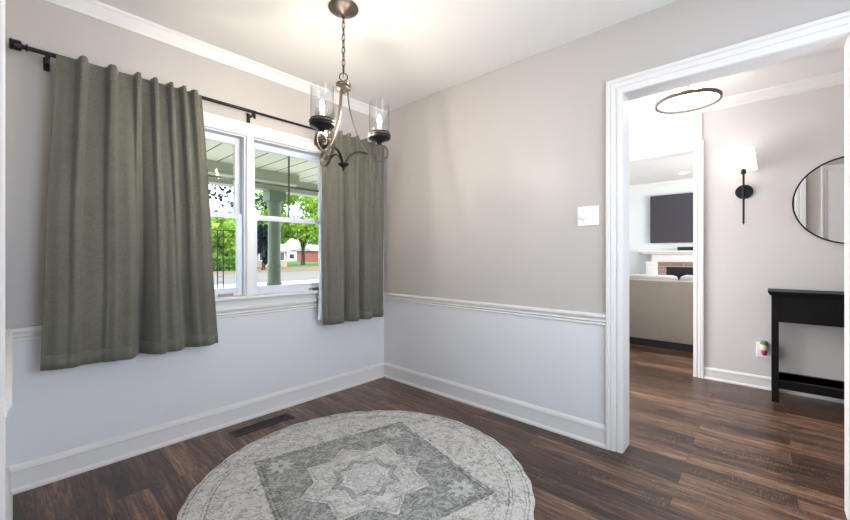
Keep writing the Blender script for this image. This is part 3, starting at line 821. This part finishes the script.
mc = (HX, -3.114, 1.535)
mr = thing('round_mirror', mc, 'round wall mirror with thin black frame above the console table', 'mirror')
MB().lathe([(0.336, 0), (0.336, -0.022), (0.326, -0.022), (0.326, -0.012), (0.324, 0)], mc, 96, 'x', caps=False).build('mirror_frame', M['black'], mr, True)
MB().lathe([(0, -0.004), (0.3255, -0.004), (0.3255, -0.012), (0, -0.012)], mc, 96, 'x').build('mirror_glass', M['mirror'], mr)

tx0, tx1, ty0, ty1, tz = 1.588, 1.893, -3.62, -2.655, 0.845
ct = thing('console_table', (1.74, -3.1, 0), 'narrow black wooden console table with low shelf against the hall wall', 'table')
m = MB().box(tx0 - 0.022, tx1 + 0.005, ty0 - 0.022, ty1 + 0.022, tz - 0.018, tz, 0.004).box(tx0 - 0.014, tx1, ty0 - 0.014, ty1 + 0.014, tz - 0.032, tz - 0.018, 0.004)
m.build('tabletop', M['woodblack'], ct)
lw = 0.040
for x in (tx0, tx1 - lw):
    for y in (ty0, ty1 - lw):
        MB().box(x, x + lw, y, y + lw, 0, tz - 0.032, 0.002).build('leg', M['woodblack'], ct)
m = MB()
ab = 0.612
m.box(tx0 + 0.004, tx0 + 0.022, ty0 + lw, ty1 - lw, ab, tz - 0.032).box(tx1 - 0.022, tx1 - 0.004, ty0 + lw, ty1 - lw, ab, tz - 0.032)
m.box(tx0 + lw, tx1 - lw, ty0 + 0.004, ty0 + 0.022, ab, tz - 0.032).box(tx0 + lw, tx1 - lw, ty1 - 0.022, ty1 - 0.004, ab, tz - 0.032)
m.build('apron', M['woodblack'], ct)
m = MB().box(tx0 + 0.004, tx1 - 0.004, ty0 + lw, ty1 - lw, 0.150, 0.170).box(tx0 + lw, tx1 - lw, ty0 + 0.01, ty1 - 0.01, 0.150, 0.170)
m.box(tx0 + 0.004, tx0 + 0.022, ty0 + lw, ty1 - lw, 0.108, 0.150)
m.build('shelf', M['woodblack'], ct)

# ================================================================== HALL CEILING LIGHT
hx, hy, hz = 1.15, -2.178, 2.292
hl = thing('ceiling_light', (hx, hy, 2.5), 'round flush ceiling light with thin metal ring in the hall', 'ceiling light')
MB().lathe([(0, 0), (0.07, 0), (0.075, -0.01), (0.07, -0.02), (0.02, -0.03), (0.012, -0.05), (0.012, -0.11), (0, -0.112)], (hx, hy, 2.5), 32).build('canopy', M['nickel'], hl, True)
rr_ = 0.205
MB().lathe([(rr_, hz - 0.014), (rr_ + 0.006, hz - 0.012), (rr_ + 0.006, hz + 0.012), (rr_, hz + 0.014), (rr_ - 0.010, hz + 0.010), (rr_ - 0.010, hz - 0.010), (rr_, hz - 0.014)], (hx, hy, 0), 72, caps=False).build('ring', M['ringmetal'], hl, True)
MB().lathe([(rr_ - 0.011, hz + 0.003), (rr_ * 0.7, hz - 0.001), (0, hz - 0.003), (0, hz + 0.0), (rr_ * 0.7, hz + 0.002), (rr_ - 0.011, hz + 0.006)], (hx, hy, 0), 64).build('diffuser', M['diffuser'], hl, True)
for k in range(4):
    a = 2 * PI * k / 4 + 0.55
    pts = []
    for q in range(13):
        t = q / 12
        r = 0.012 + (rr_ + 0.003 - 0.012) * math.sin(t * PI / 2) ** 0.8 * (1 + 0.08 * math.sin(t * PI))
        zz = hz + 0.006 + (2.462 - hz) * math.cos(t * PI / 2)
        pts.append((hx + r * math.cos(a), hy + r * math.sin(a), zz))
    MB().tube(pts, 0.0025, 8).build('arm', M['nickel'], hl, True)
for k in range(2):
    a = base_ang + math.radians(12) + PI * k
    bx, by = hx + 0.09 * math.cos(a), hy + 0.09 * math.sin(a)
    MB().lathe([(0, 0.04), (0.012, 0.038), (0.014, 0.02), (0.028, -0.005), (0.030, -0.022), (0.02, -0.042), (0, -0.048)], (bx, by, 2.40), 20).build('bulb', M['hallbulb'], hl, True)
    MB().tube([(hx, hy, 2.435), (bx, by, 2.435)], 0.005, 8).build('bulb_arm', M['nickel'], hl, True)

# ================================================================== LIVING ROOM
so = thing('sofa', (3.4, -2.1, 0), 'taupe fabric sofa seen from behind in the living room', 'sofa')
s0, s1 = -3.15, -1.05
MB().box(2.94, 3.16, s0 + .2, s1 - .2, 0.085, 0.815, 0.02).build('backrest', M['sofa'], so, True)
MB().box(2.95, 3.86, s0, s0 + 0.21, 0.085, 0.62, 0.03).build('armrest', M['sofa'], so, True)
MB().box(2.95, 3.86, s1 - 0.21, s1, 0.085, 0.62, 0.03).build('armrest', M['sofa'], so, True)
MB().box(3.16, 3.84, s0 + .21, s1 - .21, 0.10, 0.30, 0.02).build('seat_base', M['sofa'], so, True)
MB().box(2.96, 3.82, s0 + .03, s1 - .03, 0.0, 0.085).build('plinth', M['matblack'], so)
for i in range(3):
    a = s0 + 0.215 + i * 0.556; b = a + 0.55
    MB().box(3.17, 3.86, a, b, 0.302, 0.46, 0.04).build('seat_cushion', M['sofa'], so, True)
    m = MB(); m.box(3.10, 3.36, a + .01, b - .01, 0.462, 0.868, 0.06); m.build('back_cushion', M['cushion'], so, True, label='pale grey back cushion')
for v in bpy.data.objects:
    if v.name.startswith('back_cushion'):
        for q in v.data.vertices:
            wz = q.co.z + 0.0
            if wz > 0.7: q.co.z += 0.012 * math.sin(q.co.y * 9)

tv = thing('television', (LX - 0.05, -1.74, 1.84), 'large dark flat television on the living room wall above the mantel', 'television')
MB().box(LX - 0.075, LX - 0.03, -2.57, -0.905, 1.375, 2.315, 0.005).build('tv_body', M['matblack'], tv)
MB().box(LX - 0.0775, LX - 0.0755, -2.56, -0.915, 1.39, 2.305).build('screen', M['screen'], tv)
MB().box(LX - 0.03, LX, -2.0, -1.5, 1.7, 2.0).build('wall_mount', M['matblack'], tv)

fp = thing('fireplace', (LX - 0.15, -1.95, 0), 'white fireplace mantel with brick surround and dark firebox', 'fireplace')
m = MB().box(LX - 0.30, LX - 0.001, -3.14, -0.76, 1.185, 1.215, 0.004).box(LX - 0.26, LX - 0.001, -3.10, -0.80, 1.150, 1.185, 0.006)
m.build('mantel_shelf', M['trim'], fp)
m = MB().box(LX - 0.20, LX - 0.001, -2.95, -0.95, 1.0, 1.150).box(LX - 0.215, LX - 0.19, -2.97, -0.93, 1.03, 1.05)
m.build('frieze', M['trim'], fp)
for y0, y1 in ((-1.045, -0.86), (-3.04, -2.855)):
    m = MB().box(LX - 0.22, LX - 0.001, y0, y1, 0, 1.0).box(LX - 0.235, LX - 0.2, y0 - .01, y1 + .01, 0.94, 0.99).box(LX - 0.235, LX - 0.2, y0 - .01, y1 + .01, 0, 0.15)
    m.box(LX - 0.226, LX - 0.215, y0 + .03, y1 - .03, 0.2, 0.9, 0.004)
    m.build('pilaster', M['trim'], fp)
m = MB().box(LX - 0.15, LX - 0.001, -1.19, -1.046, 0, 0.999).box(LX - 0.15, LX - 0.001, -2.854, -2.71, 0, 0.999).box(LX - 0.15, LX - 0.001, -2.71, -1.19, 0.905, 0.999)
m.build('brick_surround', M['brick'], fp)
m = MB().box(LX - 0.10, LX - 0.001, -2.71, -1.19, 0, 0.90)
fb = m.build('firebox', M['firebox'], fp)
m = MB().box(LX - 0.125, LX - 0.10, -2.71, -1.19, 0.83, 0.90).box(LX - 0.125, LX - 0.10, -1.24, -1.19, 0.0, 0.83).box(LX - 0.125, LX - 0.10, -2.71, -2.66, 0.0, 0.83)
m.build('firebox_frame', M['matblack'], fb)
MB().box(LX - 0.5, LX - 0.001, -3.04, -0.86, 0.0, 0.03).build('hearth', M['brick'], fp)
sb = thing('soundbar', (LX - 0.18, -1.8, 1.215), 'slim black soundbar on the mantel shelf under the television', 'soundbar')
MB().box(LX - 0.25, LX - 0.13, -2.2, -1.385, 1.219, 1.285, 0.012).build('body', M['matblack'], sb)
MB().box(LX - 0.24, LX - 0.14, -2.1, -1.48, 1.215, 1.219).build('foot', M['black'], sb)
sp = thing('tower_speaker', (5.9, -0.44, 0), 'slim dark upright pole speaker left of the fireplace', 'speaker')
px, py = 6.05, -0.56
MB().lathe([(0, 0), (0.13, 0), (0.13, 0.012), (0.03, 0.02), (0, 0.02)], (px, py, 0), 28).build('base', M['matblack'], sp, True)
MB().box(px - 0.02, px + 0.02, py - 0.018, py + 0.018, 0.02, 1.36, 0.008).build('column', M['matblack'], sp, True)
an = thing('fireplace_tools', (LX - 0.62, -1.02, 0), 'small black iron fireplace tools standing at the left of the hearth', 'fireplace tools')
ax, ay = LX - 0.62, -1.02
MB().lathe([(0, 0), (0.07, 0), (0.07, 0.015), (0.01, 0.02), (0.01, 0.62), (0.02, 0.63), (0.02, 0.66), (0, 0.67)], (ax, ay, 0.0), 16).build('stand', M['matblack'], an, True)
MB().tube([(ax, ay - 0.12, 0.66), (ax, ay - 0.06, 0.70), (ax, ay, 0.66), (ax, ay + 0.06, 0.70), (ax, ay + 0.12, 0.66)], 0.009, 8).build('hooks', M['matblack'], an, True)
for dy in (-0.11, 0.11):
    MB().tube([(ax, ay + dy, 0.66), (ax, ay + dy, 0.74), (ax, ay + dy, 0.20)][1:], 0.008, 8).build('tool', M['matblack'], an, True)
rl = thing('recessed_light', (5.62, -1.55, 2.58), 'small round recessed light in the living room ceiling', 'ceiling light')
MB().lathe([(0.09, 0), (0.09, -0.006), (0.07, -0.008), (0.066, -0.002)], (5.62, -1.55, 2.58), 32, caps=False).build('trim_ring', M['trim'], rl, True)
MB().lathe([(0.068, -0.002), (0.068, -0.004), (0, -0.005)], (5.62, -1.55, 2.58), 32).build('lens', emis('recessed_lens', (1, 0.96, 0.9, 1), 18), rl, True)

# ================================================================== OUTSIDE
GZ = -0.5
struct(MB().box(-9, 5, 0.15, 3.45, -0.35, -0.15).build('porch_floor', M['concrete']), 'porch floor', 'porch')
struct(MB().box(-9, 5, 0.15, 3.55, 2.35, 2.55).build('porch_ceiling', M['porchboard']), 'pale green boarded porch ceiling outside the window', 'porch')
struct(MB().box(-9, 0.66, 2.70, 2.86, 2.20, 2.35).box(-9, 0.64, 2.68, 2.70, 2.24, 2.35).build('porch_inner_beam', M['porchpaint']), 'green inner porch beam', 'porch')
struct(MB().box(-9, 5, 3.12, 3.32, 2.15, 2.35).box(-9, 5, 3.10, 3.12, 2.27, 2.35).build('porch_beam', M['porchpaint']), 'green porch beam carried by the column', 'porch')
struct(MB().box(-9, 5, 3.08, 3.34, -0.15, 0.58).build('porch_wall', M['trim']), 'low white porch wall', 'porch')
pc = thing('porch_column', (0.507, 3.21, 0.58), 'round green porch column with square capital seen through the right window', 'column')
MB().box(0.375, 0.64, 3.085, 3.335, 1.985, 2.145, 0.004).build('capital', M['column'], pc)
MB().lathe([(0.115, 1.985), (0.115, 1.96), (0.098, 1.94), (0.094, 1.90), (0.102, 1.89), (0.102, 1.87), (0.093, 1.86), (0.095, 1.3), (0.098, 0.98), (0.104, 0.97), (0.104, 0.94), (0.098, 0.93), (0.100, 0.72), (0.102, 0.70)], (0.507, 3.21, 0), 36).build('shaft', M['column'], pc, True)
MB().lathe([(0.102, 0.70), (0.118, 0.69), (0.120, 0.665), (0.108, 0.655), (0.108, 0.645), (0.135, 0.63), (0.142, 0.60), (0.142, 0.58)], (0.507, 3.21, 0), 36).build('base', M['column'], pc, True)

struct(MB().box(-140, 160, 0.1, 20, GZ - 0.2, GZ).build('bounce_ground', M['concrete']), 'ground beside the porch, paled to bounce light', 'drive')  # mostly hidden ground, its pale tone added as a light bounce
struct(MB().box(-140, 160, 20, 34, GZ - 0.2, GZ).build('street', M['road']), 'pale grey street in front of the house', 'street')
struct(MB().box(-140, 160, 34, 50, GZ - 0.2, GZ + 0.02).build('verge', M['drygrass']), 'dry tan strip beyond the street', 'verge')
struct(MB().box(-160, 260, 50, 260, GZ - 0.2, GZ + 0.03).build('far_lawn', M['grass']), 'green lawn beyond the street', 'lawn')

# garden frame seen in left window
gx = thing('garden_trellis', (0.33, 5.0, GZ), 'thin black metal garden frame seen through the left window', 'trellis')
for x in (0.276, 0.378):
    MB().tube([(x, 5.0, GZ), (x, 5.0, 1.60)], 0.010, 8).build('post', M['black'], gx)
MB().tube([(0.05, 5.0, 1.60), (0.72, 5.0, 1.60)], 0.010, 8).build('crossbar', M['black'], gx)
for zz in (0.62, 0.72): MB().tube([(0.276, 5.0, zz), (0.378, 5.0, zz)], 0.006, 6).build('crossbar', M['black'], gx)

def tree(name, x, y, h, trunk_h, tr, crown, nleaf, lsz, mat, label, seed, group=None):
    rr = random.Random(seed)
    root = thing(name, (x, y, GZ), label, 'tree', group)
    m = MB()
    pts = [(x + rr.uniform(-.1, .1) * tr * k, y, GZ + trunk_h * k / 4) for k in range(5)]
    m.tube(pts, [tr * 1.35, tr * 1.05, tr, tr * 0.95, tr * 0.9], 10)
    for k in range(8):
        a = 2 * PI * k / 8 + rr.uniform(-.3, .3); q = rr.uniform(0.35, 0.7)
        e = (x + crown[0] * q * math.cos(a), y + crown[0] * q * math.sin(a), GZ + trunk_h + (h - trunk_h) * rr.uniform(.35, .75))
        mid = (x + (e[0] - x) * .35, y + (e[1] - y) * .35, GZ + trunk_h + (e[2] - GZ - trunk_h) * .5)
        m.tube([(x, y, GZ + trunk_h * 0.9), mid, e], [tr * .55, tr * .38, tr * .12], 6)
    m.build('trunk', M['bark'], root, True)
    m = MB(); bm = m.bm
    cz = GZ + h - crown[1]
    blobs = []
    for _ in range(26):
        while True:
            p = Vector((rr.uniform(-1, 1), rr.uniform(-1, 1), rr.uniform(-1, 1)))
            if p.length < 1: break
        blobs.append((Vector((x + p.x * crown[0] * .8, y + p.y * crown[0] * .8, cz + p.z * crown[1] * .8)), rr.uniform(.18, .34)))
    for i in range(nleaf):
        c, br = blobs[i % len(blobs)]
        d = Vector((rr.gauss(0, 1), rr.gauss(0, 1), rr.gauss(0, 1))).normalized() * (rr.random() ** 0.4) * br
        c2 = c + Vector((d.x * crown[0], d.y * crown[0], d.z * crown[1]))
        n = Vector((rr.gauss(0, 1), rr.gauss(0, 1), rr.gauss(0, 1))).normalized()
        t = n.orthogonal().normalized(); b = n.cross(t); s_ = lsz * rr.uniform(.6, 1.2)
        bm.faces.new([bm.verts.new(c2 + t * s_), bm.verts.new(c2 + b * s_ * .5), bm.verts.new(c2 - t * s_), bm.verts.new(c2 - b * s_ * .5)])
    m.build('foliage', mat, root)
    return root
# direction from the camera through pixel column x -> world X at depth Y
def atx(px, Y):
    a = (px - 425) / 374.7
    dx, dy = .7407 + a * .6718, .6718 - a * .7407
    return -2.319 + dx / dy * (Y + 2.616)
tree('shade_tree', atx(303, 58), 58, 15, 3.0, 0.32, (8.6, 6.4), 9500, 0.42, M['leaf'], 'big bright green shade tree with thick trunk across the street', 11)
tree('shade_tree', atx(279, 122), 122, 19, 3, 0.4, (7.5, 7.2), 7000, 0.5, M['leaf'], 'tall green tree behind the column, farther than the shade tree', 12)
tree('shade_tree', atx(331, 125), 125, 24, 3, 0.5, (12, 10), 7000, 0.6, M['leafmid'], 'distant tree right of the big shade tree, by the curtain edge', 13)
tree('shade_tree', atx(249, 84), 84, 15, 2, 0.35, (5.6, 6.4), 6000, 0.42, M['leafmid'], 'green tree just left of the porch column', 14)
tree('conifer', atx(263.5, 40), 40, 5.6, 1.0, 0.2, (1.1, 2.5), 3600, 0.25, M['leafdark'], 'dark blue green conifer left of the porch column', 15)
tree('shade_tree', atx(225, 47), 47, 7.4, 1.4, 0.3, (4.4, 3.4), 7000, 0.30, M['leaf'], 'broad leafy tree filling the left window', 16)
tree('shade_tree', atx(196, 56), 56, 8.4, 1.4, 0.3, (4.4, 3.9), 6000, 0.30, M['leafmid'], 'leafy tree at the left edge of the left window', 17)
tree('shade_tree', atx(214, 68), 68, 9.6, 1.6, 0.3, (5.6, 4.6), 6000, 0.32, M['leafmid'], 'tree behind the broad leafy tree in the left window', 18)
# hedge
hm = MB(); bm = hm.bm; rr = random.Random(21)
hx0, hx1 = atx(198, 41), atx(240, 41)
for i in range(3600):
    c = Vector((rr.uniform(hx0, hx1), 41 + rr.uniform(-.8, .8), GZ + rr.uniform(0, 1.5)))
    n = Vector((rr.gauss(0, 1), rr.gauss(0, 1), rr.gauss(0, 1))).normalized(); t = n.orthogonal().normalized(); b = n.cross(t); s_ = rr.uniform(.1, .22)
    bm.faces.new([bm.verts.new(c + t * s_), bm.verts.new(c + b * s_ * .6), bm.verts.new(c - t * s_), bm.verts.new(c - b * s_ * .6)])
tag(hm.build('hedge', M['leafmid'], None, loc=((hx0 + hx1) / 2, 41, GZ)), 'low green hedge under the trees in the left window', 'hedge')
# overhanging branch near the porch
bt = thing('yard_tree', (-1.9, 9.0, GZ), 'dark leafed yard tree whose branch hangs into the left window', 'tree')
m = MB()
m.tube([(-3.2, 9.0, GZ), (-3.15, 9.0, 1.5), (-3.25, 9.0, 3.6), (-3.1, 9.05, 5.2)], [0.2, 0.16, 0.13, 0.08], 10)
m.tube([(-3.2, 9.0, 3.4), (-2.2, 8.6, 4.0), (-1.1, 8.3, 3.9), (0.6, 8.2, 3.35), (2.4, 8.2, 2.75)], [0.08, 0.06, 0.045, 0.025, 0.01], 8)
m.build('trunk', M['bark'], bt, True)
m = MB(); bm = m.bm; rr = random.Random(5)
for i in range(1100):
    t = rr.random(); bx_ = -2.6 + 5.3 * t
    cz = 3.6 - 0.95 * t + rr.gauss(0, .24)
    c = Vector((bx_ + rr.gauss(0, .12), 8.6 - 0.4 * t + rr.gauss(0, .25), cz))
    if rr.random() < 0.35 * (1 + math.sin(bx_ * 7)): continue
    n = Vector((rr.gauss(0, 1), rr.gauss(0, 1), rr.gauss(0, 1))).normalized(); tt = n.orthogonal().normalized(); b = n.cross(tt); s_ = rr.uniform(.05, .10)
    bm.faces.new([bm.verts.new(c + tt * s_), bm.verts.new(c + b * s_ * .5), bm.verts.new(c - tt * s_), bm.verts.new(c - b * s_ * .5)])
m.build('foliage', M['leafdark'], bt)

def house(name, x0, x1, y, h, wallm, roofm, label, depth=8, rh=1.8):
    root = thing(name, ((x0 + x1) / 2, y, GZ), label, 'house')
    MB().box(x0, x1, y, y + depth, GZ, GZ + h).build('wall', wallm, root)
    e = 0.5
    poly = [(y - e, GZ + h), (y + depth + e, GZ + h), (y + depth / 2, GZ + h + rh)]
    MB().extrude_poly(poly, lambda p: (x0 - e, p[0], p[1]), lambda p: (x1 + e, p[0], p[1])).build('roof', roofm, root)
    n = 2
    for k in range(n):
        c = x0 + (x1 - x0) * (k + .5) / n
        wf = MB().box(c - .8, c + .8, y - .06, y, GZ + 0.9, GZ + 2.2).build('window', M['trim'], root)
        MB().box(c - .65, c + .65, y - .09, y - .06, GZ + 1.0, GZ + 2.1).build('pane', M['screen'], wf)
tanw = simple('tan_siding', srgb(176, 156, 132), 0.8); redb = simple('red_brick_wall', srgb(150, 84, 74), 0.85, var=0.15, nscale=3)
rf1 = simple('pale_roof', srgb(176, 172, 168), 0.8); rf2 = simple('grey_roof', srgb(150, 148, 150), 0.8); whw = simple('white_siding', srgb(214, 214, 216), 0.7)
house('house', atx(256, 50), atx(287, 50), 50, 2.3, tanw, rf1, 'low tan house with pale roof behind the porch column', rh=1.0)
house('house', atx(312, 88), atx(345, 88), 88, 3.0, redb, rf2, 'red brick house right of the shade tree')
house('house', atx(286, 100), atx(308, 100), 100, 3.4, whw, rf2, 'white house behind the shade tree trunk')
